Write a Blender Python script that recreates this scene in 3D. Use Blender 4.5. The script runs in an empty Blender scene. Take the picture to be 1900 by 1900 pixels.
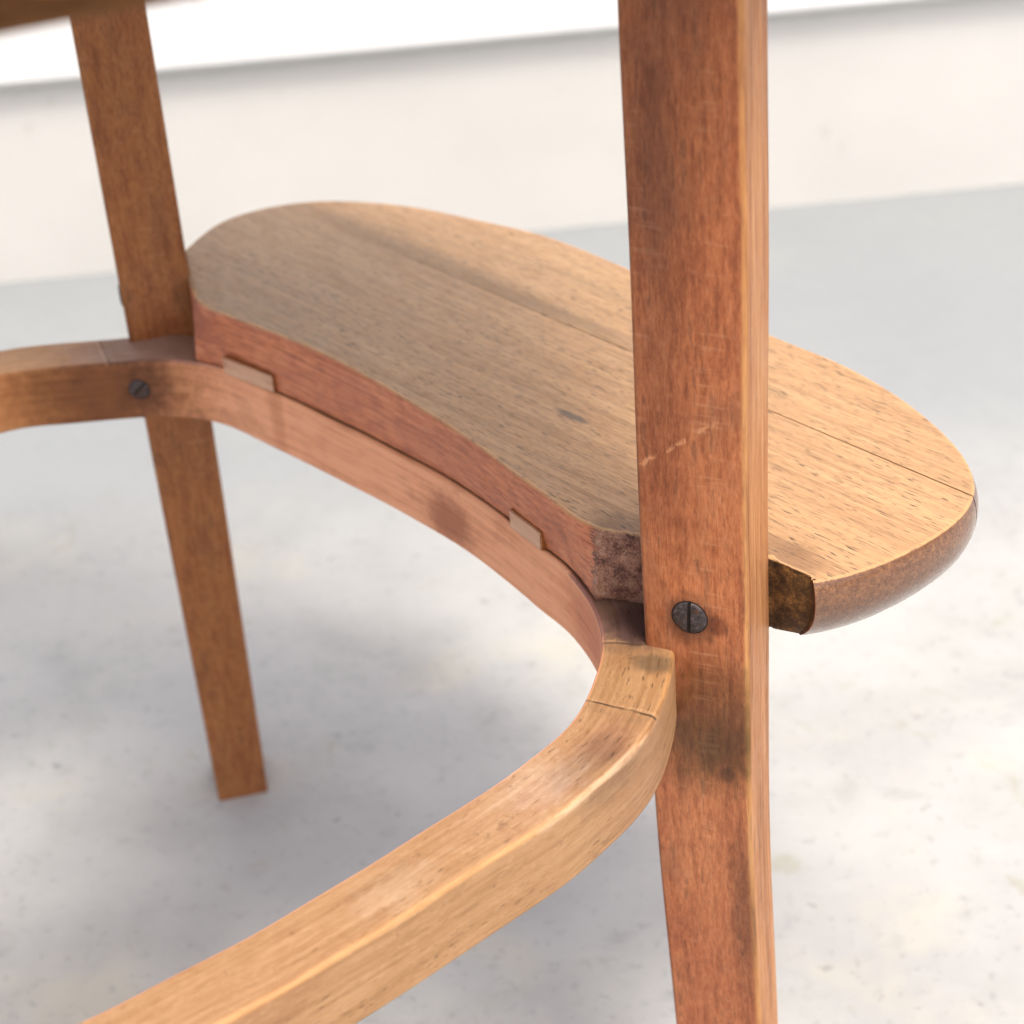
import bpy, bmesh, math
import numpy as np
from mathutils import Vector, Matrix

sc = bpy.context.scene
S = 1.25                      # metres per plan unit
CH = 0.47                     # camera height above the floor in plan units
FOV, PITCH, ROLL = 28.0, math.radians(31.5), math.radians(-4.5)

# ------------------------------------------------------------------ camera
cd = bpy.data.cameras.new('camera')
cam = bpy.data.objects.new('camera', cd)
sc.collection.objects.link(cam)
cam.matrix_world = (Matrix.Translation((0, 0, CH*S)) @ Matrix.Rotation(math.pi/2-PITCH, 4, 'X')
                    @ Matrix.Rotation(ROLL, 4, 'Z'))
cd.sensor_fit = 'HORIZONTAL'
cd.sensor_width = 36
cd.lens = 18/math.tan(math.radians(FOV/2))
cd.clip_start, cd.clip_end = 0.02, 200
cd.dof.use_dof = True
cd.dof.focus_distance = 0.592
cd.dof.aperture_fstop = cd.lens/5.2
sc.camera = cam

# ------------------------------------------------------------------ world, sun, exposure
SUN_EL, SUN_AZ = math.radians(65), math.radians(151)   # azimuth: compass from +Y, clockwise
w = bpy.data.worlds.new('World')
sc.world = w
w.use_nodes = True
wn = w.node_tree
bg = wn.nodes['Background']
sky = wn.nodes.new('ShaderNodeTexSky')
sky.sky_type = 'NISHITA'
sky.sun_disc = False
sky.sun_elevation = SUN_EL
sky.sun_rotation = SUN_AZ
sky.air_density = 1.0
sky.dust_density = 6.0
sky.ozone_density = 1.0
wn.links.new(sky.outputs[0], bg.inputs[0])
bg.inputs[1].default_value = 0.15
sl = bpy.data.lights.new('sun', 'SUN')
sl.energy = 1.15
sl.angle = math.radians(12)
sl.color = (1.0, 0.955, 0.89)
so = bpy.data.objects.new('sun', sl)
sc.collection.objects.link(so)
sd = Vector((math.sin(SUN_AZ)*math.cos(SUN_EL), math.cos(SUN_AZ)*math.cos(SUN_EL), math.sin(SUN_EL)))
so.rotation_euler = sd.to_track_quat('Z', 'Y').to_euler()
so.location = sd*5
vs = sc.view_settings
vs.view_transform = 'Standard'
vs.look = 'None'
vs.exposure = 0.87
vs.gamma = 1.0
vs.use_curve_mapping = False
sc.render.engine = 'CYCLES'
sc.cycles.use_denoising = True
sc.cycles.max_bounces = 6
sc.cycles.diffuse_bounces = 4
sc.cycles.glossy_bounces = 2
sc.cycles.caustics_reflective = False
sc.cycles.caustics_refractive = False

# ------------------------------------------------------------------ pixel -> place helpers (plan units, camera at origin)
FPX = 950/math.tan(math.radians(FOV/2))
def ray(px, py):
    x, y = (px-950)/FPX, -(py-950)/FPX
    c, s = math.cos(ROLL), math.sin(ROLL)
    xr, yr = c*x-s*y, s*x+c*y
    return np.array([xr, math.cos(PITCH)+yr*math.sin(PITCH), -math.sin(PITCH)+yr*math.cos(PITCH)])
def level(px, py, h):                 # point seen at a pixel on the level plane h below the camera
    r = ray(px, py); return (r*(h/-r[2]))[:2]
def onplane(px, py, P, n):            # point seen at a pixel on any plane
    r = ray(px, py); return r*(np.dot(P, n)/np.dot(r, n))
def W(p):                             # plan units -> world metres
    return Vector((p[0]*S, p[1]*S, (p[2]+CH)*S))

H = 0.28          # hoop top below camera
TS = 0.0195       # shelf thickness
HT = 0.0200       # hoop height
HW = 0.0174       # hoop width
SEATB = -0.075    # underside of the seat
rng = np.random.default_rng(4)

# ------------------------------------------------------------------ node helpers
def lin(h):
    h = h.lstrip('#')
    v = [int(h[i:i+2], 16)/255 for i in (0, 2, 4)]
    return tuple((c/12.92 if c <= .04045 else ((c+.055)/1.055)**2.4) for c in v)+(1,)
def ratio(c, base):
    b = lin(base); return tuple(x/y for x, y in zip(c[:3], b[:3]))+(1,)
class NT:
    def __init__(self, name):
        self.m = bpy.data.materials.new(name); self.m.use_nodes = True
        self.t = self.m.node_tree; self.b = self.t.nodes['Principled BSDF']
    def put(self, sock, v):
        if isinstance(v, bpy.types.NodeSocket): self.t.links.new(v, sock)
        elif v is not None: sock.default_value = v
    def attr(self, n):
        a = self.t.nodes.new('ShaderNodeAttribute'); a.attribute_name = n; return a.outputs['Vector']
    def sep(self, v):
        a = self.t.nodes.new('ShaderNodeSeparateXYZ'); self.put(a.inputs[0], v); return a.outputs
    def vmul(self, v, s):
        a = self.t.nodes.new('ShaderNodeVectorMath'); a.operation = 'MULTIPLY'
        self.put(a.inputs[0], v); a.inputs[1].default_value = s; return a.outputs[0]
    def vadd(self, v, s):
        a = self.t.nodes.new('ShaderNodeVectorMath'); a.operation = 'ADD'
        self.put(a.inputs[0], v); self.put(a.inputs[1], s); return a.outputs[0]
    def math(self, op, a, b=None, c=None, clamp=False):
        n = self.t.nodes.new('ShaderNodeMath'); n.operation = op; n.use_clamp = clamp
        self.put(n.inputs[0], a)
        if b is not None: self.put(n.inputs[1], b)
        if c is not None: self.put(n.inputs[2], c)
        return n.outputs[0]
    def noise(self, v, scale=1.0, detail=3.0, rough=0.55, dist=0.0):
        n = self.t.nodes.new('ShaderNodeTexNoise')
        self.put(n.inputs['Vector'], v); n.inputs['Scale'].default_value = scale
        n.inputs['Detail'].default_value = detail; n.inputs['Roughness'].default_value = rough
        n.inputs['Distortion'].default_value = dist
        return n.outputs['Fac']
    def remap(self, v, a, b, c=0.0, d=1.0, smooth=True):
        n = self.t.nodes.new('ShaderNodeMapRange')
        n.interpolation_type = 'SMOOTHSTEP' if smooth else 'LINEAR'
        self.put(n.inputs[0], v)
        for i, x in enumerate((a, b, c, d)): n.inputs[i+1].default_value = x
        return n.outputs[0]
    def mix(self, f, a, b, mode='MIX'):
        n = self.t.nodes.new('ShaderNodeMix'); n.data_type = 'RGBA'; n.blend_type = mode
        self.put(n.inputs[0], f); self.put(n.inputs[6], a); self.put(n.inputs[7], b)
        return n.outputs[2]
    def ramp(self, f, stops):
        n = self.t.nodes.new('ShaderNodeValToRGB'); self.put(n.inputs[0], f)
        el = n.color_ramp.elements
        while len(el) < len(stops): el.new(0.5)
        for e, (p, c) in zip(el, stops): e.position = p; e.color = c
        return n.outputs[0]
    def spot(self, a, b, ca, cb, ra, rb, soft=.5, wob=None, amp=.8):
        da = self.math('DIVIDE', self.math('SUBTRACT', a, ca), ra)
        db = self.math('DIVIDE', self.math('SUBTRACT', b, cb), rb)
        d = self.math('SQRT', self.math('ADD', self.math('MULTIPLY', da, da), self.math('MULTIPLY', db, db)))
        if wob is not None: d = self.math('ADD', d, self.math('MULTIPLY', self.math('SUBTRACT', wob, .5), amp))
        return self.remap(d, 1+soft, 1-soft)
    def bump(self, h, strength, dist, prev=None):
        n = self.t.nodes.new('ShaderNodeBump'); n.inputs['Strength'].default_value = strength
        n.inputs['Distance'].default_value = dist; self.put(n.inputs['Height'], h)
        if prev is not None: self.put(n.inputs['Normal'], prev)
        return n.outputs[0]
    def mul(self, *a):
        r = a[0]
        for x in a[1:]: r = self.math('MULTIPLY', r, x)
        return r
    def inv(self, a): return self.math('SUBTRACT', 1.0, a)

def iron(name='iron_dark'):
    n = NT(name); g = n.t.nodes.new('ShaderNodeTexCoord').outputs['Object']
    a = n.noise(g, 900, 5, .65); b = n.noise(g, 260, 3)
    c = n.ramp(a, [(.3, lin('2a2523')), (.55, lin('544c4b')), (.75, lin('7b706c'))])
    c = n.mix(n.remap(b, .58, .72), c, lin('5a3a28'))
    n.put(n.b.inputs['Base Color'], c); n.b.inputs['Metallic'].default_value = .55
    n.put(n.b.inputs['Roughness'], n.remap(a, .3, .7, .42, .75))
    n.put(n.b.inputs['Normal'], n.bump(a, .5, .0004))
    return n.m

def wood_core(n, off=(0, 0, 0), pore=(150, 1300), fib=(22, 700)):
    g0 = n.attr('g'); g = n.vadd(g0, off)
    k = dict(g=g0, gs=n.sep(g0), es=n.sep(n.attr('e')))
    k['fiber'] = n.noise(n.vmul(g, (fib[0], fib[1], fib[1])), 1, 4, .6, .15)
    k['fine'] = n.noise(n.vmul(g, (140, 2600, 2600)), 1, 3, .6)
    k['band'] = n.noise(n.vmul(g, (7, 95, 95)), 1, 4, .55, .5)
    k['blotch'] = n.noise(n.vmul(g, (26, 60, 60)), 1, 5, .62, .4)
    k['mott'] = n.noise(n.vmul(g, (130, 210, 210)), 1, 5, .65)
    k['pore'] = n.noise(n.vmul(g, (pore[0], pore[1], pore[1])), 1, 1.5, .5)
    k['speck'] = n.noise(g, 700, 3, .6)
    k['fleck'] = n.noise(n.vmul(g, (330, 1250, 1250)), 1, 3, .7, .3)
    k['streak'] = n.noise(n.vmul(g, (45, 420, 420)), 1, 4, .65)
    k['wob'] = n.noise(g, 190, 4, .65)
    return k

def finish(n, k, col, rough=(.38, .6), bump=.25, coat=.08, extra=None, wave=.18):
    n.put(n.b.inputs['Base Color'], col)
    n.put(n.b.inputs['Roughness'], n.remap(k['mott'], .3, .7, rough[0], rough[1]))
    n.b.inputs['Specular IOR Level'].default_value = .4
    n.b.inputs['Coat Weight'].default_value = coat
    n.b.inputs['Coat Roughness'].default_value = .3
    h = n.math('ADD', n.math('MULTIPLY', k['fiber'], .6), n.math('MULTIPLY', k['fine'], .35))
    h = n.math('SUBTRACT', h, n.math('MULTIPLY', n.remap(k['pore'], .6, .72), .5))
    if extra is not None: h = n.math('ADD', h, extra)
    nb = n.bump(h, bump, .0005)
    nb = n.bump(k['blotch'], wave, .0012, nb)
    n.put(n.b.inputs['Normal'], nb)
    return n.m

# ------------------------------------------------------------------ mesh helpers
def mesh_obj(name, verts, faces, mat, parent=None, g=None, e=None, smooth=True):
    me = bpy.data.meshes.new(name)
    me.from_pydata([tuple(v) for v in verts], [], faces)
    if g is not None:
        a = me.attributes.new('g', 'FLOAT_VECTOR', 'POINT'); a.data.foreach_set('vector', np.array(g, float).ravel())
    if e is not None:
        a = me.attributes.new('e', 'FLOAT_VECTOR', 'POINT'); a.data.foreach_set('vector', np.array(e, float).ravel())
    me.validate(); me.update()
    for p in me.polygons: p.use_smooth = smooth
    if isinstance(mat, (list, tuple)):
        for m_ in mat: me.materials.append(m_)
    else: me.materials.append(mat)
    o = bpy.data.objects.new(name, me)
    sc.collection.objects.link(o)
    if parent: o.parent = parent
    return o
def sharp(o, deg=30):
    me = o.data
    me.set_sharp_from_angle(angle=math.radians(deg))
def fixnorm(o):
    bm = bmesh.new(); bm.from_mesh(o.data); bmesh.ops.recalc_face_normals(bm, faces=bm.faces[:]); bm.to_mesh(o.data); bm.free()
def rrect(hu, hv, r, seg=3, rs=None):
    """rounded rectangle profile, ccw, straight sides subdivided once"""
    out = []
    rs = rs or (r,)*4
    w_ = .0004
    for (cu, cv, a0), rr in zip(((1, 1, 0), (-1, 1, 90), (-1, -1, 180), (1, -1, 270)), rs):
        arc_ = [(cu*(hu-rr)+rr*math.cos(math.radians(a0+90*i/seg)), cv*(hv-rr)+rr*math.sin(math.radians(a0+90*i/seg))) for i in range(seg+1)]
        a, b = math.radians(a0), math.radians(a0+90)
        # supports keep the flats flat under smooth shading
        p0 = (arc_[0][0]+w_*math.sin(a), arc_[0][1]-w_*math.cos(a)); p1 = (arc_[-1][0]-w_*math.sin(b), arc_[-1][1]+w_*math.cos(b))
        out += [p0]+arc_+[p1]
    return out
def closed_smooth(P, n, it=2):
    """resample a closed polyline evenly after light smoothing"""
    P = np.array(P, float)
    def resample(P, n):
        Q = np.vstack([P, P[:1]]); d = np.r_[0, np.cumsum(np.linalg.norm(np.diff(Q, axis=0), axis=1))]
        s = np.linspace(0, d[-1], n, endpoint=False)
        return np.stack([np.interp(s, d, Q[:, i]) for i in (0, 1)], 1)
    # Catmull-Rom
    m = len(P); out = []
    for i in range(m):
        a, b, c, d = P[i-1], P[i], P[(i+1) % m], P[(i+2) % m]
        for t in np.linspace(0, 1, 24, endpoint=False):
            out.append(.5*((2*b)+(-a+c)*t+(2*a-5*b+4*c-d)*t*t+(-a+3*b-3*c+d)*t**3))
    P = resample(np.array(out), n)
    for _ in range(it):
        P = .25*np.roll(P, 1, 0)+.5*P+.25*np.roll(P, -1, 0)
    return P
def normals2(P):
    t = np.roll(P, -1, 0)-np.roll(P, 1, 0); t /= np.linalg.norm(t, axis=1)[:, None]
    return np.stack([t[:, 1], -t[:, 0]], 1), t

# ================================================================== SETTING
def mat_floor():
    n = NT('pale_concrete'); g = n.t.nodes.new('ShaderNodeNewGeometry').outputs['Position']
    a = n.noise(g, 3.2, 5, .6); b = n.noise(g, 16, 5, .65, .4); c = n.noise(g, 160, 4, .6); d = n.noise(g, 45, 3, .5, .6)
    col = n.ramp(a, [(.34, lin('9b9b99')), (.5, lin('adada9')), (.66, lin('b9b8b0'))])
    col = n.mix(n.remap(b, .48, .70, 0, .35), col, lin('979892'))
    col = n.mix(n.remap(d, .60, .76, 0, .35), col, lin('868682'))
    col = n.mix(n.remap(n.noise(n.vadd(g, (4, 2, 0)), 9, 4, .6), .54, .68, 0, .4), col, lin('bdb7a2'))
    col = n.mix(n.remap(c, .56, .70, 0, .35), col, lin('7e7e7c'))
    f = n.noise(n.vadd(g, (7, 1, 3)), 26, 4, .6, 1.2)
    col = n.mix(n.remap(f, .62, .72, 0, .45), col, lin('96937c'))
    sp_ = n.noise(n.vadd(g, (2, 9, 1)), 75, 2, .5)
    col = n.mix(n.remap(sp_, .70, .78, 0, .45), col, lin('6f706d'))
    # blue-grey strip along the foot of the wall
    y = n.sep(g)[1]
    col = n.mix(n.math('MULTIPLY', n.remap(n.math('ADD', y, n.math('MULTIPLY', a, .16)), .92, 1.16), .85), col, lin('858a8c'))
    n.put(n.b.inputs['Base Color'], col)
    n.put(n.b.inputs['Roughness'], n.remap(b, .3, .7, .62, .9))
    n.put(n.b.inputs['Normal'], n.bump(n.math('ADD', c, b), .3, .002))
    return n.m
def mat_wall(name, c0, c1, sc1):
    n = NT(name); g = n.t.nodes.new('ShaderNodeNewGeometry').outputs['Position']
    a = n.noise(g, sc1, 5, .6); b = n.noise(g, 220, 4, .6)
    col = n.mix(n.remap(a, .35, .65), lin(c0), lin(c1))
    col = n.mix(n.remap(n.noise(g, 30, 3), .66, .76, 0, .35), col, lin('b3aa9c'))
    n.put(n.b.inputs['Base Color'], col); n.b.inputs['Roughness'].default_value = .75
    n.put(n.b.inputs['Normal'], n.bump(b, .25, .0015))
    return n.m

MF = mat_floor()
vx = [-4, 4]
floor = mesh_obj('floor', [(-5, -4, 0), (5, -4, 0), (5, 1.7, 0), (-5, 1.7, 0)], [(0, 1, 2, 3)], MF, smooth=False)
floor['kind'] = 'structure'

WL, WR = level(0, 525, CH), level(1900, 340, CH)
wd = (WR-WL)/np.linalg.norm(WR-WL); wnrm = np.array([wd[1], -wd[0]])     # towards the camera
wmid = (WL+WR)/2
def wall_slab(name, z0, z1, out0, out1, mat, parent, half=2.6):
    """slab along the wall line; out0/out1 = metres in front of the wall plane (front at out1)"""
    o2 = wmid*S
    P = []
    for z in (z0, z1):
        for u, f in ((-half, out0), (half, out0), (half, out1), (-half, out1)):
            q = o2+wd*u+wnrm*f; P.append((q[0], q[1], z))
    bm = bmesh.new(); vsx = [bm.verts.new(p) for p in P]
    for f in ((0, 1, 2, 3), (7, 6, 5, 4), (0, 4, 5, 1), (1, 5, 6, 2), (2, 6, 7, 3), (3, 7, 4, 0)): bm.faces.new([vsx[i] for i in f])
    bmesh.ops.recalc_face_normals(bm, faces=bm.faces[:])
    bmesh.ops.bevel(bm, geom=[e for e in bm.edges], offset=.004, segments=2, affect='EDGES')
    me = bpy.data.meshes.new(name); bm.to_mesh(me); bm.free(); me.materials.append(mat)
    o = bpy.data.objects.new(name, me); sc.collection.objects.link(o); o.parent = parent
    return o
wall = bpy.data.objects.new('house_wall', None); sc.collection.objects.link(wall)
wall['label'] = 'white rendered wall base under a projecting white cladding board'; wall['category'] = 'wall'
OUT = .011
PL = np.array([*(wmid+wnrm*OUT/S), 0]); NL = np.array([*wnrm, 0])
zl = (onplane(0, 145, PL, NL)[2]+onplane(1900, 10, PL, NL)[2])/2
ZL = (zl+CH)*S
MW1 = mat_wall('white_render', 'cdcac3', 'd5d2cb', 2.5); MW2 = mat_wall('white_cladding', 'e6e5e2', 'ecebe8', 4)
wall_slab('wall_base', -.05, ZL+.12, -.12, 0, MW1, wall)
wall_slab('cladding_board', ZL, ZL+.75, .0005, OUT, MW2, wall)

# ================================================================== STOOL
stool = bpy.data.objects.new('stool', None); sc.collection.objects.link(stool)
stool['label'] = 'old wooden stool with bentwood hoop stretcher and kidney-shaped side shelf'; stool['category'] = 'stool'

# ---- plan shapes -------------------------------------------------
inner_px = [(0, 693), (100, 682), (190, 674), (237, 670), (316, 668), (400, 682), (500, 726), (620, 782), (720, 832), (840, 898),
            (945, 972), (1000, 1018), (1039, 1046), (1076, 1086), (1100, 1123), (1113, 1163), (1116, 1205), (1102, 1258), (1083, 1305), (1051, 1349),
            (980, 1410), (900, 1468), (521, 1700), (138, 1900)]
vis = [level(x, y, H) for x, y in inner_px]
RC = np.array([-.135, .415])
ring_in = closed_smooth(vis+[2*RC-v for v in vis], 560, 10)
rn, rt = normals2(ring_in)
area = .5*np.sum(ring_in[:, 0]*np.roll(ring_in[:, 1], -1)-np.roll(ring_in[:, 0], -1)*ring_in[:, 1])
if area < 0: rn = rn*-1     # rn points outward for ccw; flip for cw
rn = rn if np.mean(np.sum(rn*(ring_in-ring_in.mean(0)), 1)) > 0 else -rn
ring_mid = ring_in+rn*HW/2
seglen = np.linalg.norm(np.roll(ring_mid, -1, 0)-ring_mid, axis=1)
arc = np.r_[0, np.cumsum(seglen)[:-1]]
# start the arc out of sight
i0 = int(np.argmin(np.linalg.norm(ring_mid-np.array([-.30, .40]), axis=1)))
ring_in, ring_mid, rn = (np.roll(a, -i0, 0) for a in (ring_in, ring_mid, rn))
seglen = np.roll(seglen, -i0); arc = np.r_[0, np.cumsum(seglen)[:-1]]
def ring_s(p):
    d = np.linalg.norm(ring_mid-np.array(p[:2]), axis=1); i = int(d.argmin())
    return arc[i]*S, float(np.dot(np.array(p[:2])-ring_mid[i], rn[i]))*S, i

# ---- leg placement ----------------------------------------------
FL = level(1195, 1195, H)
AF = math.radians(-26)
uf = np.array([math.cos(AF), math.sin(AF)]); nf = np.array([-math.sin(AF), math.cos(AF)])   # uf outward, nf away from viewer
WF, TF = .0256, .0160
front_c = FL+uf*WF/2+nf*TF/2
AR = math.radians(101)
ur = np.array([math.cos(AR), math.sin(AR)]); nr = np.array([-math.sin(AR), math.cos(AR)])
WRr, TRr = .0250, .0214
rear_in = np.array([-.1035, .5770])
rear_c = rear_in+ur*WRr/2

# ---- materials ---------------------------------------------------
def mat_leg(name, off, front=False):
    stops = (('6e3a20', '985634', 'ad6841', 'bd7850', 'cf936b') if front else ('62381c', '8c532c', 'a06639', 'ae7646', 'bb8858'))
    n = NT(name); k = wood_core(n, off)
    gz, gx, gy = k['gs']; eu, ev, _ = k['es']
    t = n.math('ADD', n.math('MULTIPLY', k['fleck'], .34), n.math('MULTIPLY', k['mott'], .16))
    t = n.math('ADD', t, n.math('ADD', n.math('MULTIPLY', k['blotch'], .18), n.math('MULTIPLY', k['streak'], .38)))
    red = n.ramp(t, list(zip((.38, .49, .56, .64, .76), map(lin, stops))))
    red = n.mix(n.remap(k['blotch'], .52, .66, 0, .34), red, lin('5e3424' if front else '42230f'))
    # sawn cross hatching in patches
    hatch = n.noise(n.vmul(k['g'], (520, 45, 45)), 1, 3, .6)
    red = n.mix(n.mul(n.remap(hatch, .54, .7, 0, .35), n.remap(k['band'], .45, .6)), red, lin('c08a66'))
    # dark checks running with the grain
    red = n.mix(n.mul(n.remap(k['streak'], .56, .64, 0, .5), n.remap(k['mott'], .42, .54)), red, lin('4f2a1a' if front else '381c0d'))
    tan = n.ramp(n.math('ADD', n.math('MULTIPLY', k['fiber'], .6), n.math('MULTIPLY', k['band'], .4)),
                 [(.33, lin('7d4e2c')), (.46, lin('a87046')), (.56, lin('bb8456')), (.7, lin('c99767'))])
    tan = n.mix(n.remap(k['pore'], .62, .72, 0, .35), tan, lin('6b4526'))
    outer = n.remap(eu, .90, .955)
    col = n.mix(outer, red, tan)
    # worn arris along the edges
    au = n.math('ABSOLUTE', eu); av = n.math('ABSOLUTE', ev)
    edge = n.mul(n.remap(au, .86, .95), n.remap(av, .83, .93))
    ec = n.ramp(k['streak'], [(.36, lin('2f2216')), (.42, lin('7a532a')), (.5, lin('a4733c')), (.62, lin('c28f4f'))])
    col = n.mix(n.mul(edge, n.remap(k['blotch'], .3, .5, .35, .95), n.remap(eu, -.2, .2, .1, .4)), col, ec)
    ext = None
    if front:
        P0 = np.array([*FL, -H]); N0 = np.array([*(-nf), 0])
        def loc(px, py):
            q = onplane(px, py, P0, N0); d = q[:2]-front_c
            return (q[2]+CH)*S, float(np.dot(d, uf))*S
        face = n.remap(ev, -.80, -.93)
        def sp(px, py, ra, rb, c, amt, soft=.5, amp=1.1):
            nonlocal col
            a, b = loc(px, py)
            m_ = n.mul(n.spot(gz, gx, a, b, ra, rb, soft, k['wob'], amp), face, amt)
            col = n.mix(m_, col, ratio(c, 'a0603d'), 'MULTIPLY')
        sp(1330, 1340, .020, .016, lin('5f3a1c'), .75, .45)      # brown stain below the hoop joint
        sp(1300, 1395, .014, .020, lin('67401f'), .6)
        sp(1270, 1010, .05, .02, lin('c27a4c'), .45, .8)         # paler worn area above the screw
        sp(1225, 880, .03, .009, lin('6e3a24'), .55, .6)
        sp(1222, 360, .055, .005, lin('6e3f2a'), .4, .7)
        sp(1230, 120, .05, .012, lin('7d4a2c'), .35, .8)
        sp(1330, 330, .045, .011, lin('b0683f'), .55, .7)
        sp(1350, 1438, .0028, .0028, lin('5f3018'), .6, .4)
        sp(1372, 1700, .03, .004, lin('54301d'), .55, .6)
        sp(1300, 1560, .03, .012, lin('b97b52'), .4, .8)
        sp(1332, 1162, .0035, .003, lin('5c2b18'), .75, .4)
        sp(1280, 1150, .0085, .0078, lin('4b2c20'), .6, .3)    # grime round the screw
        sp(1195, 320, .004, .0018, lin('8f5433'), .7, .3, .3)
        # raised pale tear crossing the face
        a1, b1 = loc(1185, 862); a2, b2 = loc(1335, 785)
        sl_ = (a2-a1)/(b2-b1)
        d = n.math('SUBTRACT', n.math('SUBTRACT', gz, a1), n.math('MULTIPLY', n.math('SUBTRACT', gx, b1), sl_))
        d = n.math('ADD', d, n.math('MULTIPLY', n.math('SUBTRACT', k['wob'], .5), .006))
        ln = n.mul(n.remap(n.math('ABSOLUTE', d), .0013, .0002), n.remap(gx, b2+.001, b2-.002), n.remap(k['mott'], .40, .56), face)
        col = n.mix(n.math('MULTIPLY', n.mul(ln, n.remap(k['fleck'], .4, .55)), .75), col, lin('d09466'))
        ext = n.math('MULTIPLY', ln, .8)
    return finish(n, k, col, (.45, .66), .3, .04, ext)

def mat_hoop():
    n = NT('hoop_wood'); k = wood_core(n, (0, 0, 0), (210, 1500), (24, 620))
    s, u, v = k['gs']; eu, ev, _ = k['es']
    t = n.math('ADD', n.math('MULTIPLY', k['fiber'], .5), n.math('MULTIPLY', k['mott'], .25))
    t = n.math('ADD', t, n.math('MULTIPLY', k['blotch'], .25))
    tan = n.ramp(t, [(.34, lin('8f6842')), (.48, lin('a67d55')), (.58, lin('b28a62')), (.72, lin('c09d78'))])
    tan = n.mix(n.remap(k['blotch'], .52, .66, 0, .45), tan, lin('8f6240'))
    tan = n.mix(n.remap(k['mott'], .50, .66, 0, .3), tan, lin('946a42'))
    tan = n.mix(n.remap(k['fleck'], .50, .34, 0, .2), tan, lin('d2ab80'))
    tan = n.mix(n.remap(k['wob'], .62, .72, 0, .5), tan, lin('6f5138'))
    tan = n.mix(n.mul(n.remap(k['pore'], .645, .70, 0, .7), n.remap(k['band'], .40, .58, .15, 1)), tan, lin('5f4129'))
    inn = n.ramp(t, [(.36, lin('cd875f')), (.5, lin('eba67c')), (.62, lin('f3b389')), (.75, lin('f6c099'))])
    inn = n.mix(n.remap(k['blotch'], .55, .7, 0, .45), inn, lin('a4613f'))
    inner = n.remap(eu, -.90, -.955)
    col = n.mix(inner, tan, inn)
    au = n.math('ABSOLUTE', eu); av = n.math('ABSOLUTE', ev)
    edge = n.mul(n.remap(au, .84, .94), n.remap(av, .86, .95))
    col = n.mix(n.mul(edge, n.remap(eu, -.2, .2, .1, .6)), col, n.ramp(k['streak'], [(.34, lin('8a5d33')), (.46, lin('b98650')), (.66, lin('cb9d62'))]))
    top = n.remap(ev, .88, .95)
    side_o = n.remap(eu, .9, .955)
    def sp(px, py, ra, rb, c, amt, soft=.5, amp=1.1, mask=None, h=H, hv=None):
        nonlocal col
        q = level(px, py, h); a, b, _ = ring_s(q)
        if hv is None: m_ = n.spot(s, u, a, b, ra, rb, soft, k['wob'], amp)
        else: m_ = n.spot(s, v, a, hv, ra, rb, soft, k['wob'], amp)
        col = n.mix(n.mul(m_, top if mask is None else mask, amt), col, ratio(c, 'b58656' if mask is None or mask is side_o else 'dfa07c'), 'MULTIPLY')
    # grime on the top near the joints
    sp(1150, 1112, .024, .02, lin('6e5040'), .9, .3)
    sp(1185, 1160, .010, .009, lin('6b4a38'), .6, .4)
    sp(300, 645, .03, .02, lin('8c7060'), .75, .5)
    sp(1215, 1232, .004, .006, lin('5d4a34'), .7, .5)
    sp(1130, 1370, .009, .006, lin('8f5e42'), .5, .6, 1.6)
    sp(1085, 1420, .012, .006, lin('6f5238'), .4, .7)
    sp(1010, 1450, .013, .008, lin('d2ac84'), .4, .6, 2.2)
    sp(960, 1500, .02, .010, lin('cba377'), .25, .7, 2.2)
    sp(735, 1650, .012, .006, lin('cdb08c'), .25, .7, 2.4)
    sp(1180, 1250, .018, .016, lin('a97c48'), .5, .6)
    jl = n.mul(n.remap(u, -HW/2*S+.0008, -HW/2*S+.0016), n.remap(u, HW/2*S, HW/2*S-.002), n.remap(s, *sorted([ring_s(level(330, 668, H))[0], ring_s(level(1085, 1100, H))[0]]), 1, 1), top)
    s0, s1 = sorted([ring_s(level(340, 668, H))[0], ring_s(level(1085, 1100, H))[0]])
    jl = n.mul(jl, n.remap(s, s0, s0+.01), n.remap(s, s1, s1-.01))
    col = n.mix(n.math('MULTIPLY', jl, .7), col, lin('4a3427'))
    # inner face stains; the broad far-left ones also paint in shade
    sp(790, 905, .013, .009, lin('8d4f36'), .75, .6, 1.3, inner, H, -.004)
    sp(1085, 1120, .02, .012, lin('b4674b'), .6, .8, 1.2, inner, H, 0)
    sp(185, 690, .032, .03, lin('84502c'), .85, .8, 1.2, inner, H, 0)
    sp(50, 700, .06, .03, lin('91602f'), .85, .8, 1.0, inner, H, 0)
    sp(258, 690, .011, .011, lin('7b4a38'), .55, .5, 1.0, inner, H, .001)
    sp(505, 730, .004, .02, lin('b3724c'), .5, .6, .8, inner, H, .004)
    # outer face darker towards the bend, thin cracks
    sp(1195, 1360, .02, .02, lin('94603a'), .4, .8, 1.2, side_o, H, -.006)
    sp(1150, 1430, .013, .004, lin('7b6044'), .35, .5, 1.4, side_o, H, .0085)
    # pale chipped arris
    q = ring_s(level(1140, 1436, H)); m_ = n.mul(n.spot(s, u, q[0], HW/2*S, .026, .0012, .4, k['wob'], 1.0), n.remap(ev, .80, .90), n.remap(k['streak'], .40, .56))
    col = n.mix(n.mul(m_, .4), col, lin('d8c0a2'))
    # two score lines across the top by the front bend
    ext = None
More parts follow.
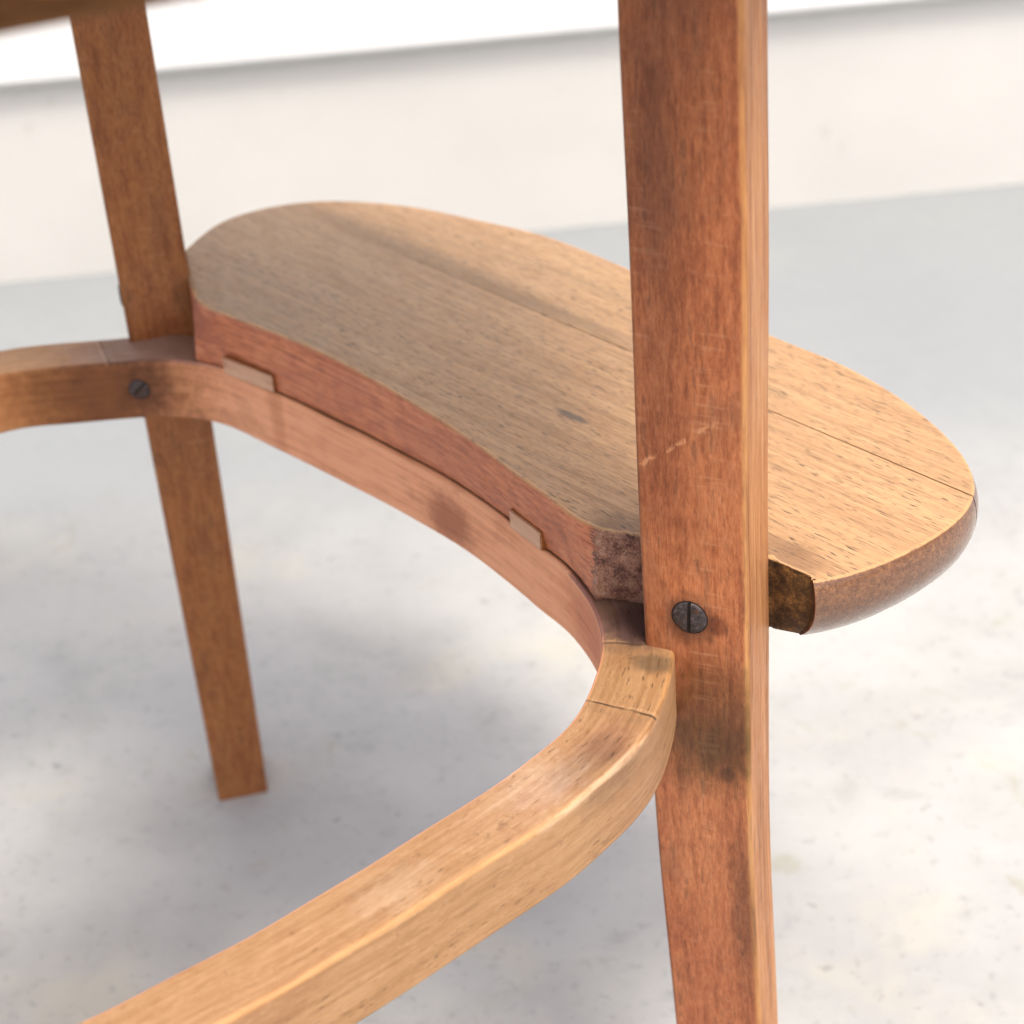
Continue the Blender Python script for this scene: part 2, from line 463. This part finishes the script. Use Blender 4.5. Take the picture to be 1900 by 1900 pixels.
    for (xa, ya, amt) in ((1150, 1195, .85), (1140, 1308, .9), (197, 650, .7)):
        a, b, _ = ring_s(level(xa, ya, H))
        d = n.math('ADD', n.math('SUBTRACT', s, a), n.math('MULTIPLY', n.math('SUBTRACT', k['wob'], .5), .0014))
        d = n.math('ADD', d, n.math('MULTIPLY', u, -.12 if xa > 500 else .3))
        ln = n.mul(n.remap(n.math('ABSOLUTE', d), .0006, .0002), top)
        lo = n.mul(n.remap(n.math('ABSOLUTE', n.math('ADD', d, .0011)), .0008, .0002), top)
        sh = n.mul(n.remap(n.math('ABSOLUTE', n.math('SUBTRACT', d, .003)), .004, .0), top)
        col = n.mix(n.math('MULTIPLY', n.mul(sh, n.remap(k['wob'], .35, .6)), .45), col, lin('7a5b40'))
        col = n.mix(n.mul(lo, n.remap(k['wob'], .4, .6), .25), col, lin('d3ae84'))
        col = n.mix(n.mul(ln, n.remap(k['mott'], .3, .55, .3, 1), amt), col, lin('4b3524'))
        ext = n.math('MULTIPLY', ln, -.3) if ext is None else n.math('ADD', ext, n.math('MULTIPLY', ln, -.3))
    return finish(n, k, col, (.48, .66), .22, .0, ext, .05)

def mat_shelf(name, off, inner_plank):
    n = NT(name); k = wood_core(n, off, (200, 2000), (16, 760))
    s, u, v = k['gs']; top, kind, _ = k['es']
    t = n.math('ADD', n.math('MULTIPLY', k['fiber'], .45), n.math('ADD', n.math('MULTIPLY', k['band'], .25), n.math('MULTIPLY', k['fine'], .3)))
    col = n.ramp(t, [(.34, lin('886a48')), (.47, lin('a98560')), (.57, lin('b8946c')), (.7, lin('c4a178'))])
    # dark open pores, thicker in some growth rings
    ringm = n.remap(k['band'], .36, .6)
    po = n.math('MULTIPLY', n.remap(k['pore'], .60, .68), n.math('ADD', .42, n.math('MULTIPLY', ringm, .55)))
    col = n.mix(po, col, lin('4e4032'))
    k2 = n.noise(n.vmul(n.vadd(k['g'], (3, 1, 0)), (140, 1650, 1650)), 1, 2, .5)
    col = n.mix(n.remap(k2, .60, .68, 0, .45), col, lin('54432f'))
    if inner_plank:
        grey = n.mul(n.remap(s, .18, .05), n.remap(k['blotch'], .2, .6, .55, 1))
        col = n.mix(n.math('MULTIPLY', grey, .35), col, lin('8d7b64'))  # left end greyed, painting in the seat's shade
    else:
        m_ = n.mul(n.spot(s, u, .085, .0035, .085, .006, .7, k['band'], 2.2), n.remap(k['fiber'], .35, .6, .4, 1))
        col = n.mix(n.math('MULTIPLY', m_, .7), col, lin('6e5a44'))
        q = n.remap(k['band'], .5, .66)
        col = n.mix(n.math('MULTIPLY', q, .35), col, lin('7e6446'))
    col = n.mix(n.remap(s, .12, .26, 0, 1), col, ratio(lin('c99f6f'), 'bf9a6f'), 'MULTIPLY')  # right end warmed, painting in the lit part of the shelf
    # sides
    inn = n.ramp(n.math('ADD', n.math('MULTIPLY', k['fiber'], .6), n.math('MULTIPLY', k['mott'], .4)),
                 [(.34, lin('98543a')), (.48, lin('c97a54')), (.58, lin('da8e66')), (.72, lin('e6a680'))])
    inn = n.mix(n.mul(n.remap(k['blotch'], .42, .62, .1, .7), n.remap(s, .12, .0, .3, 1)), inn, lin('8a524a'))
    inn = n.mix(n.remap(k['fine'], .56, .7, 0, .5), inn, lin('6d3a28'))
    bull = n.ramp(n.math('ADD', n.math('MULTIPLY', k['fine'], .5), n.math('MULTIPLY', k['fiber'], .5)),
                  [(.34, lin('4f3322')), (.48, lin('6d4830')), (.58, lin('835a3c')), (.7, lin('a3784f'))])
    bull = n.mix(n.remap(k['mott'], .6, .72, 0, .3), bull, lin('3d2a22'))
    cn = n.math('ADD', n.math('MULTIPLY', k['wob'], .6), n.math('MULTIPLY', n.noise(k['g'], 1500, 4, .7), .4))
    cutR = n.ramp(cn, [(.40, lin('1d140c')), (.49, lin('45311f')), (.56, lin('664929')), (.66, lin('9a7040'))])
    cutL = n.ramp(cn, [(.41, lin('4a2f28')), (.48, lin('805746')), (.55, lin('a37a62')), (.66, lin('bf9a85'))])
    cut = n.mix(n.remap(n.math('SUBTRACT', s, shelf_uv(FL+nf*TF)[0]), .004, .012), cutL, cutR)
    sc_ = n.remap(kind, .2, .35); cc = n.remap(n.math('ADD', kind, n.math('MULTIPLY', n.math('SUBTRACT', n.math('ADD', k['fine'], n.math('MULTIPLY', k['fiber'], .6)), .8), .7)), .74, .80)
    side = n.mix(cc, n.mix(sc_, bull, inn), cut)
    col = n.mix(n.remap(n.math('ADD', top, n.math('MULTIPLY', n.math('SUBTRACT', k['speck'], .5), .25)), .62, .74), side, col)
    # bright worn arris
    ed = n.mul(n.remap(top, .55, .75), n.remap(top, .97, .85), n.remap(kind, .7, .6))
    col = n.mix(n.math('MULTIPLY', ed, n.remap(k['wob'], .35, .55, .1, .7)), col, lin('d3a06c'))
    if inner_plank:
        a, b = shelf_uv(level(1060, 772, H-TS))
        m_ = n.mul(n.spot(s, u, a, b, .007, .0016, .5, k['wob'], 1), n.remap(top, .9, .97))
        col = n.mix(n.math('MULTIPLY', m_, .75), col, lin('4d4741'))
        for px, py in ((1455, 1035), (1150, 985)):
            a, b = shelf_uv(level(px, py, H-TS))
            m_ = n.mul(n.spot(s, u, a, b, .012, .008, .6, k['wob'], 1.4), n.remap(top, .9, .97))
            col = n.mix(n.math('MULTIPLY', m_, .6), col, lin('6a4a30'))
    ext = n.math('MULTIPLY', n.math('MULTIPLY', cc, cn), 1.6)
    m = finish(n, k, col, (.38, .55), .3, .08, ext)
    # the bullnose keeps more of its old varnish
    r0 = n.b.inputs['Roughness'].links[0].from_socket
    gl = n.math('MULTIPLY', n.inv(n.remap(top, .6, .8)), n.inv(n.remap(kind, .05, .3)))
    n.put(n.b.inputs['Roughness'], n.math('SUBTRACT', r0, n.math('MULTIPLY', gl, .14)))
    n.put(n.b.inputs['Coat Weight'], n.math('MULTIPLY', gl, .8))
    n.b.inputs['Coat Roughness'].default_value = .16
    return m

# ---- hoop stretcher ---------------------------------------------
def build_hoop():
    prof = rrect(HW/2, HT/2, .0013, 3, (.0013, .0007, .0008, .0010))
    N, K = len(ring_mid), len(prof)
    # uneven hand-worn section
    ph = rng.uniform(0, 6.28, 4)
    V, G, E = [], [], []
    for i in range(N):
        a = 2*math.pi*i/N
        dw = .00018*math.sin(9*a+ph[0])+.00012*math.sin(23*a+ph[1])
        dz = .00015*math.sin(7*a+ph[2])+.0001*math.sin(31*a+ph[3])
        for (u, v) in prof:
            x = ring_mid[i]+rn[i]*(u*(1+dw/HW))
            V.append(W((x[0], x[1], -H-HT/2+v+(dz if v > 0 else 0)-.00005)))
            G.append((arc[i]*S, u*S, v*S)); E.append((u/(HW/2), v/(HT/2), 0))
    F = []
    for i in range(N):
        for j in range(K):
            a, b = i*K+j, i*K+(j+1) % K; c, d = ((i+1) % N)*K+(j+1) % K, ((i+1) % N)*K+j
            F.append((a, d, c, b))
    o = mesh_obj('hoop_stretcher', V, F, mat_hoop(), stool, G, E)
    fixnorm(o); sharp(o, 50)
    o['label'] = 'square-section bentwood hoop running inside the legs'
    return o
build_hoop()

# ---- legs --------------------------------------------------------
def build_leg(c, u, nrm, wd_, th, mat, flare=.0068, off=0.0):
    """u: radial outward, nrm: sideways; wd_ radial width, th sideways width"""
    zs = np.r_[np.linspace(-CH, -H-.02, 16), np.linspace(-H, SEATB, 14)]
    prof = rrect(wd_/2, th/2, .0012, 3, (.0011, .0009, .0009, .0014))
    V, G, E = [], [], []
    K = len(prof)
    for z in zs:
        d = max(0., (-H-z)/(CH-H))
        f = flare*d**1.7
        ku = 1-.10*d+.0*z; kv = 1-.16*d
        up = max(0., z+H)/(H+SEATB)
        kv *= 1+.03*up; ku *= 1+.02*up
        f += .00015*math.sin(z*60+off)
        for (a, b) in prof:
            p = c+u*(a*ku+f)+nrm*(b*kv)
            V.append(W((p[0], p[1], z))); G.append(((z+CH)*S+off*3, a*S+off, b*S)); E.append((a/(wd_/2), b/(th/2), 0))
    F = []
    for i in range(len(zs)-1):
        for j in range(K):
            F.append((i*K+j, i*K+(j+1) % K, (i+1)*K+(j+1) % K, (i+1)*K+j))
    F.append(tuple(range(K))[::-1]); F.append(tuple((len(zs)-1)*K+j for j in range(K)))
    o = mesh_obj('leg', V, F, mat, stool, G, E)
    fixnorm(o); sharp(o, 50)
    return o
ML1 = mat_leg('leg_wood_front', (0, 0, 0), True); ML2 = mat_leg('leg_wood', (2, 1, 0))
build_leg(front_c, uf, nf, WF, TF, ML1)
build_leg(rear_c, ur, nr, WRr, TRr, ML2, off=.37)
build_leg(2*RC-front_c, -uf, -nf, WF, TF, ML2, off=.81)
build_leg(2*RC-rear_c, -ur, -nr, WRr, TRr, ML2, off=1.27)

# ---- shelf -------------------------------------------------------
back_px = [(341, 462), (382, 425), (430, 400), (520, 378), (620, 370), (760, 380), (900, 408), (1020, 437), (1155, 490), (1300, 556), (1440, 622), (1560, 670),
           (1660, 725), (1740, 785), (1793, 840), (1818, 890), (1816, 925), (1793, 962), (1732, 1007), (1640, 1052), (1560, 1078), (1514, 1086)]
in_px = [(1110, 985), (1060, 962), (1020, 930), (950, 880), (840, 800), (680, 702), (560, 642), (430, 592), (380, 573), (356, 552)]
SA, SB = level(520, 378, H-TS), level(1822, 928, H-TS)
su = (SB-SA)/np.linalg.norm(SB-SA); sv = np.array([-su[1], su[0]])        # sv points outward/away
def shelf_uv(p):
    d = np.array(p[:2])-SA; return float(np.dot(d, su))*S, float(np.dot(d, sv))*S
def open_curve(P, n):
    P = np.array(P, float); Q = np.vstack([2*P[0]-P[1], P, 2*P[-1]-P[-2]]); out = []
    for i in range(1, len(Q)-2):
        a, b, c, d = Q[i-1], Q[i], Q[i+1], Q[i+2]
        for t in np.linspace(0, 1, 16, endpoint=False):
            out.append(.5*((2*b)+(-a+c)*t+(2*a-5*b+4*c-d)*t*t+(-a+3*b-3*c+d)*t**3))
    out.append(Q[-2]); out = np.array(out)
    d = np.r_[0, np.cumsum(np.linalg.norm(np.diff(out, axis=0), axis=1))]
    s = np.linspace(0, d[-1], n)
    R = np.stack([np.interp(s, d, out[:, i]) for i in (0, 1)], 1)
    for _ in range(4): R[1:-1] = .25*R[:-2]+.5*R[1:-1]+.25*R[2:]
    return R
notch_px = [((424, 690), (512, 735)), ((948, 972), (1028, 1022))]
def build_shelf():
    back = open_curve([level(x, y, H-TS) for x, y in back_px], 150)
    inn = open_curve([level(x, y, H-TS) for x, y in in_px], 110)
    # saw cut behind the front leg: straight, then a torn corner
    c0, c1 = back[-1], inn[0]
    bl, br = FL+nf*(TF-.0006), FL+uf*WF+nf*(TF-.0006)
    knee = level(1507, 1072, H-TS); kb = level(1483, 1176, H); vec = lambda q: (kb+(q-knee)*.2-q)/(.40*TS)
    cutF = []
    for a, b, m in ((c0, knee, 5), (knee, br+uf*.0004, 9), (br+uf*.0004, bl, 14), (bl, c1, 12)):
        for t in np.linspace(0, 1, m, endpoint=False): cutF.append(a+(b-a)*t)
    cutF = np.array(cutF[1:])
    # rear cut along the side of the rear leg
    r0, r1 = inn[-1], back[0]
    sideR = rear_in-nr*(TRr/2-.0005)
    e0, e1 = sideR+ur*(-.001), sideR+ur*min(WRr, float(np.dot(back[0]-sideR, ur))-.001)
    cutR = np.array([e0+(e1-e0)*t for t in np.linspace(0, 1, 10)])
    P = np.vstack([back, cutF, inn, cutR])
    kind = np.r_[np.zeros(len(back)), np.ones(len(cutF)), np.full(len(inn), .5), np.ones(len(cutR))]
    i1 = len(back)+len(cutF)
    for q_ in range(3): kind[i1+q_] = .88-.11*q_
    Np = len(P)
    nn, _ = normals2(P)
    if np.mean(np.sum(nn*(P-P.mean(0)), 1)) < 0: nn = -nn
    PB = P.copy()
    for i in range(Np):
        if .4 < kind[i] < 1:
            dd_ = np.linalg.norm(ring_in-P[i], axis=1); q_ = int(dd_.argmin())
            w_ = max(0., min(1., (.0075-dd_[q_])/.003)); PB[i] = P[i]*(1-w_)+(ring_in[q_]+rn[q_]*.0009)*w_
    T = [0, .025, .06, .12, .2, .3, .42, .52, .64, .76, .88, .96, 1.0]
    NL_ = 8      # notch rows start at this level (fraction .64 .. bottom)
    V, G, E = [], [], []
    for i in range(Np):
        k_ = kind[i]
        # blend profile near ends of the bullnose
        b = 1.0 if k_ == 0 else 0.0
        if k_ == 0:
            b = min(1, .35+i/8)
        for j, t in enumerate(T):
            bl_ = (.07*((.28-t)/.28)**2 if t < .28 else .40*((t-.28)/.72)**2.2)*TS
            fl_ = (.0009*((.06-t)/.06)**2 if t < .06 else 0)+(.0004 if t == 1 else 0)
            rough = 0
            if k_ == 1: rough = rng.normal(0, .00010) if 1 < j < len(T)-3 else (rng.normal(0, .00025) if j < 2 else 0)
            if .4 < k_ < 1: rough = rng.normal(0, .00005)
            o_ = bl_*b+fl_*(1-b)
            nv = nn[i]
            ic = i-len(back)
            if k_ == 1 and ic < 13:       # the bullnose ends in a flat sawn facet
                wgt = 1.0 if ic < 4 else 1-(ic-4)/9.0
                p = P[i]+vec(P[i] if ic < 4 else knee)*(bl_*wgt)-nv*rough*.4
            elif k_ == 0 and ic > -9:
                wgt = (-1-ic)/8.0
                p = P[i]-nv*((1-(1-wgt)**2)*bl_)+vec(P[i])*((1-wgt)**2*bl_)+0*nv
            elif .4 < k_ < 1: p = P[i]*(1-t)+PB[i]*t-nv*(o_+rough+.0002)
            else: p = P[i]-nv*(o_+rough)
            z = -H+TS*(1-t)+.00004
            V.append(W((p[0], p[1], z)))
            q = shelf_uv(p); G.append((q[0], q[1], z*S))
            E.append(({0: .8, 1: .6}.get(j, .2-.02*j), k_, 0))
    M = len(T)
    F, rm = [], {}
    notch_cols = []
    i_in0 = len(back)+len(cutF)
    for (xa, ya), (xb, yb) in notch_px:
        pa, pb = level(xa, ya, H), level(xb, yb, H)
        ia = i_in0+int(np.argmin(np.linalg.norm(inn-pb, axis=1))); ib = i_in0+int(np.argmin(np.linalg.norm(inn-pa, axis=1)))
        notch_cols.append((ia, ib))
    for i in range(Np):
        for j in range(M-1):
            a, b, c, d = i*M+j, ((i+1) % Np)*M+j, ((i+1) % Np)*M+j+1, i*M+j+1
            F.append((a, d, c, b))
    # inner rim of the top, then the cap, so the top keeps a clean colour right up to the arris
    top0 = len(V)
    for i in range(Np):
        p = np.array([V[i*M].x, V[i*M].y])/S-nn[i]*.0009
        z = V[i*M].z
        V.append(Vector((p[0]*S, p[1]*S, z))); q = shelf_uv(p); G.append((q[0], q[1], (-H+TS)*S)); E.append((1, kind[i], 0))
    for i in range(Np):
        F.append((i*M, (i+1) % Np*M, top0+(i+1) % Np, top0+i))
    F.append(tuple(top0+i for i in range(Np)))
    F.append(tuple(i*M+M-1 for i in range(Np))[::-1])
    info = []
    for a, b in notch_cols:
        A, B = P[a], P[b]; n0 = nn[(a+b)//2]; tg = (B-A)/np.linalg.norm(B-A)
        info.append((PB[a], PB[b], n0, tg, TS*.30))
    return V, F, G, E, info
shelf = bpy.data.objects.new('shelf', None); sc.collection.objects.link(shelf); shelf.parent = stool
shelf['label'] = 'kidney-shaped oak shelf of two glued boards'
sV, sF, sG, sE, plates = build_shelf()
MS1 = mat_shelf('shelf_wood_inner', (0, 0, 0), True); MS2 = mat_shelf('shelf_wood_outer', (5, 3, 0), False)
for side, mt, lab in ((-1, MS1, 'broad inner board with concave edge and rough sawn end'), (1, MS2, 'narrower outer board with rounded back edge')):
    o = mesh_obj('plank', sV, sF, mt, shelf, sG, sE)
    o['label'] = lab
    bm = bmesh.new(); bm.from_mesh(o.data)
    gl = bm.verts.layers.float_vector['g']; el = bm.verts.layers.float_vector['e']
    bmesh.ops.recalc_face_normals(bm, faces=bm.faces[:])
    gapL, gapR = .000015, .00026
    A = SA+sv*side*gapL; B = SB+sv*side*gapR
    d = (B-A)/np.linalg.norm(B-A); nn_ = np.array([-d[1], d[0]])*side
    r = bmesh.ops.bisect_plane(bm, geom=bm.verts[:]+bm.edges[:]+bm.faces[:], dist=1e-6, plane_co=W((A[0], A[1], -H)), plane_no=(nn_[0], nn_[1], 0), clear_inner=True, clear_outer=False)
    ce = [x for x in r['geom_cut'] if isinstance(x, bmesh.types.BMEdge)]
    try: bmesh.ops.edgenet_fill(bm, edges=ce)
    except Exception: pass
    bmesh.ops.triangulate(bm, faces=[f for f in bm.faces if len(f.verts) > 4])
    bm.to_mesh(o.data); bm.free()
    for p in o.data.polygons: p.use_smooth = True
    sharp(o, 35)

# two pale wooden tabs standing proud of the concave edge
def mat_plain(name, stops, rough=.55):
    n = NT(name); k = wood_core(n)
    t = n.math('ADD', n.math('MULTIPLY', k['fiber'], .5), n.math('MULTIPLY', k['mott'], .5))
    return finish(n, k, n.ramp(t, stops), (rough-.08, rough+.1), .2, .03)
MT = mat_plain('tab_wood', [(.35, lin('b08468')), (.5, lin('cc9f80')), (.65, lin('d8b090'))])
MTS = mat_plain('tab_side_wood', [(.35, lin('6d3f1d')), (.5, lin('8f5829')), (.65, lin('a86c38'))])
def box_part(name, c, ax, ay, hx, hy, z0, z1, mat, parent, bev=.0003):
    bm = bmesh.new(); vv = []
    for z in (z0, z1):
        for a, b in ((-1, -1), (1, -1), (1, 1), (-1, 1)):
            p = c+ax*hx*a+ay*hy*b; vv.append(bm.verts.new(W((p[0], p[1], z))))
    for f in ((3, 2, 1, 0), (4, 5, 6, 7), (0, 1, 5, 4), (1, 2, 6, 5), (2, 3, 7, 6), (3, 0, 4, 7)): bm.faces.new([vv[i] for i in f])
    bmesh.ops.recalc_face_normals(bm, faces=bm.faces[:])
    bmesh.ops.bevel(bm, geom=bm.edges[:], offset=bev*S, segments=2, affect='EDGES')
    me = bpy.data.meshes.new(name); bm.to_mesh(me); bm.free()
    co = np.array([v.co[:] for v in me.vertices]); c3 = W((c[0], c[1], 0))
    g = np.stack([(co[:, :2]-np.array(c3[:2]))@ax, (co[:, :2]-np.array(c3[:2]))@ay, co[:, 2]], 1)
    for nme, arr in (('g', g), ('e', np.zeros_like(g))):
        a = me.attributes.new(nme, 'FLOAT_VECTOR', 'POINT'); a.data.foreach_set('vector', arr.astype(float).ravel())
    me.materials.append(mat)
    o = bpy.data.objects.new(name, me); sc.collection.objects.link(o); o.parent = parent
    return o
for A, B, n0, tg, hh in plates:
    L = np.linalg.norm(B-A); c = (A+B)/2-n0*.0001
    o = box_part('tab', c, tg, n0, L/2*.9, .0018, -H+.0002, -H+hh, MT, shelf, .00025)
    o.data.materials.append(MTS)
    for p in o.data.polygons:
        p.material_index = 0 if p.normal.dot(Vector((n0[0], n0[1], 0))) > .85 else 1

# ---- screws ------------------------------------------------------
MI = iron()
MI2 = mat_plain('slot_shade', [(.35, lin('17120e')), (.55, lin('2a2018')), (.7, lin('4a361f'))], .85)  # near-black colour standing in for shade in the screw hole and slot
def screw(center, axis, up, R, parent_, recess=.0006, slot=True, label=None):
    """slotted countersunk head lying in its hole: dark rim, domed disc cut by a slot"""
    ax = Vector(axis).normalized(); upv = Vector(up); upv = (upv-ax*upv.dot(ax)).normalized(); rt_ = upv.cross(ax)
    c = W(center)-ax*recess+ax*(R*.10)
    bm = bmesh.new(); NS = 40; rings = [(1.0, -.08), (.97, -.01), (.9, .03), (.6, .06), (.3, .075)]
    sw, sdp = .105, .089
    def pt(x, y, z): return c+rt_*(x*R)+upv*(y*R)+ax*(z*R)
    if not slot: sw = .0001
    # two half discs either side of the slot
    for sgn in (-1, 1):
        lim = math.acos(sw)
        prev = None
        rows = []
        for rr, z in rings:
            row = []
            a0 = math.acos(min(1, sw/rr))
            for i in range(NS//2+1):
                a = -a0+2*a0*i/(NS//2)
                row.append(bm.verts.new(pt(sgn*rr*math.cos(a), rr*math.sin(a), z)))
            rows.append(row)
        for r0, r1 in zip(rows, rows[1:]):
            for i in range(NS//2): bm.faces.new((r0[i], r0[i+1], r1[i+1], r1[i]))
        inner_ = rows[-1]
        m = bm.verts.new(pt(sgn*sw, 0, .078))
        for i in range(NS//2): bm.faces.new((inner_[i], inner_[i+1], m))
        # slot wall
        edge = [r[0] for r in rows]+[m]+[r[-1] for r in rows[::-1]]
        low = [bm.verts.new(pt(sgn*sw, y, -sdp)) for y in (-1.0, 1.0)]
        bm.faces.new(edge+[low[1], low[0]])
    q = [bm.verts.new(pt(1.07*math.cos(2*math.pi*i/36), 1.07*math.sin(2*math.pi*i/36), -.088)) for i in range(36)]
    qf = bm.faces.new(q); qf.material_index = 1
    for f in bm.faces:
        if len(f.verts) > 8: f.material_index = 1
    bmesh.ops.recalc_face_normals(bm, faces=bm.faces[:])
    me = bpy.data.meshes.new('screw'); bm.to_mesh(me); bm.free(); me.materials.append(MI); me.materials.append(MI2)
    for p in me.polygons: p.use_smooth = True
    o = bpy.data.objects.new('screw', me); sc.collection.objects.link(o); o.parent = stool
    sharp(o, 40)
    if label: o['label'] = label
    return o
Pf = onplane(1280, 1145, np.array([*FL, -H]), np.array([*nf, 0]))
screw(Pf-np.array([*nf, 0])*.0, (-nf[0], -nf[1], 0), (.03, 0, 1), .00415*S, stool, -.0001, True, 'dark iron slotted screw in the face of a leg')
i_r = ring_s(level(258, 690, H))[2]
pr = ring_in[i_r]; nrr = rn[i_r]
Pr = onplane(258, 722, np.array([*pr, -H]), np.array([*nrr, 0]))
screw(Pr, (-nrr[0], -nrr[1], 0), (.7, 0, .7), .0032*S, stool, -.00015, True, 'dull iron screw set into the hoop')
# screw on the left side of the rear leg, only its edge shows
Ps = np.array([*(rear_in+nr*TRr/2+ur*.006), -.2665])
screw(Ps, (nr[0], nr[1], 0), (0, 0, 1), .0034*S, stool, 0, True, 'screw head proud of the side of a leg')
# little iron nub under the shelf beside the rear leg
box_part('bracket_end', rear_in-nr*(TRr/2+.0012)+ur*.004, nr, ur, .0022, .004, -H-HT-.0075, -H-HT+.002, MI, stool, .0006)

# ---- seat --------------------------------------------------------
def build_seat():  # unseen outline and centre hole shaped to tune light and shade below
    a, b = level(0, 75, -SEATB), level(279, 20, -SEATB)
    d = (b-a)/np.linalg.norm(b-a)
    nrm = np.array([-d[1], d[0]])
    m = (a+b)/2
    pts = [m-d*.20+nrm*.012, m-d*.12+nrm*.001, m-d*.06, m, m+d*.05, m+d*.09+nrm*.010, m+d*.125+nrm*.045, (.074, .40), (.038, .49), (-.02, .555),
           (-.09, .603), (-.17, .610), (-.27, .58), (-.34, .50), (-.365, .41), (-.335, .30)]
    C = closed_smooth(pts, 220, 12)
    nn, _ = normals2(C)
    if np.mean(np.sum(nn*(C-C.mean(0)), 1)) < 0: nn = -nn
    T = .024
    prof = [(-.010, 0.0), (-.006, .0006), (-.0028, .0028), (-.0006, .0066), (0, .011), (-.0006, .0165), (-.003, .0212), (-.0065, T),
            (-.118, T), (-.122, T-.003), (-.122, .003), (-.118, 0.0)]
    V, F, G = [], [], []
    K = len(prof); N = len(C)
    for i in range(N):
        for o_, z in prof:
            p = C[i]+nn[i]*(o_+.0060); V.append(W((p[0], p[1], SEATB+z))); G.append((p[0]*S, p[1]*S, z*S))
    for i in range(N):
        for j in range(K): F.append((i*K+j, (i+1) % N*K+j, (i+1) % N*K+(j+1) % K, i*K+(j+1) % K))
    n = NT('seat_wood'); k = wood_core(n)
    t = n.math('ADD', n.math('MULTIPLY', k['fiber'], .5), n.math('MULTIPLY', k['band'], .5))
    c = n.ramp(t, [(.35, lin('4a2a10')), (.5, lin('66401c')), (.65, lin('7a5028'))])
    m_ = finish(n, k, c, (.62, .8), .2, 0)
    n.b.inputs['Specular IOR Level'].default_value = .2
    o = mesh_obj('seat_cut_for_light', V, F, m_, stool, G, [(0, 0, 0)]*len(V)); fixnorm(o); sharp(o, 40)
    o['label'] = 'dark brown seat with rounded edge, centre hole added for light'
build_seat()
bpy.context.view_layer.update()
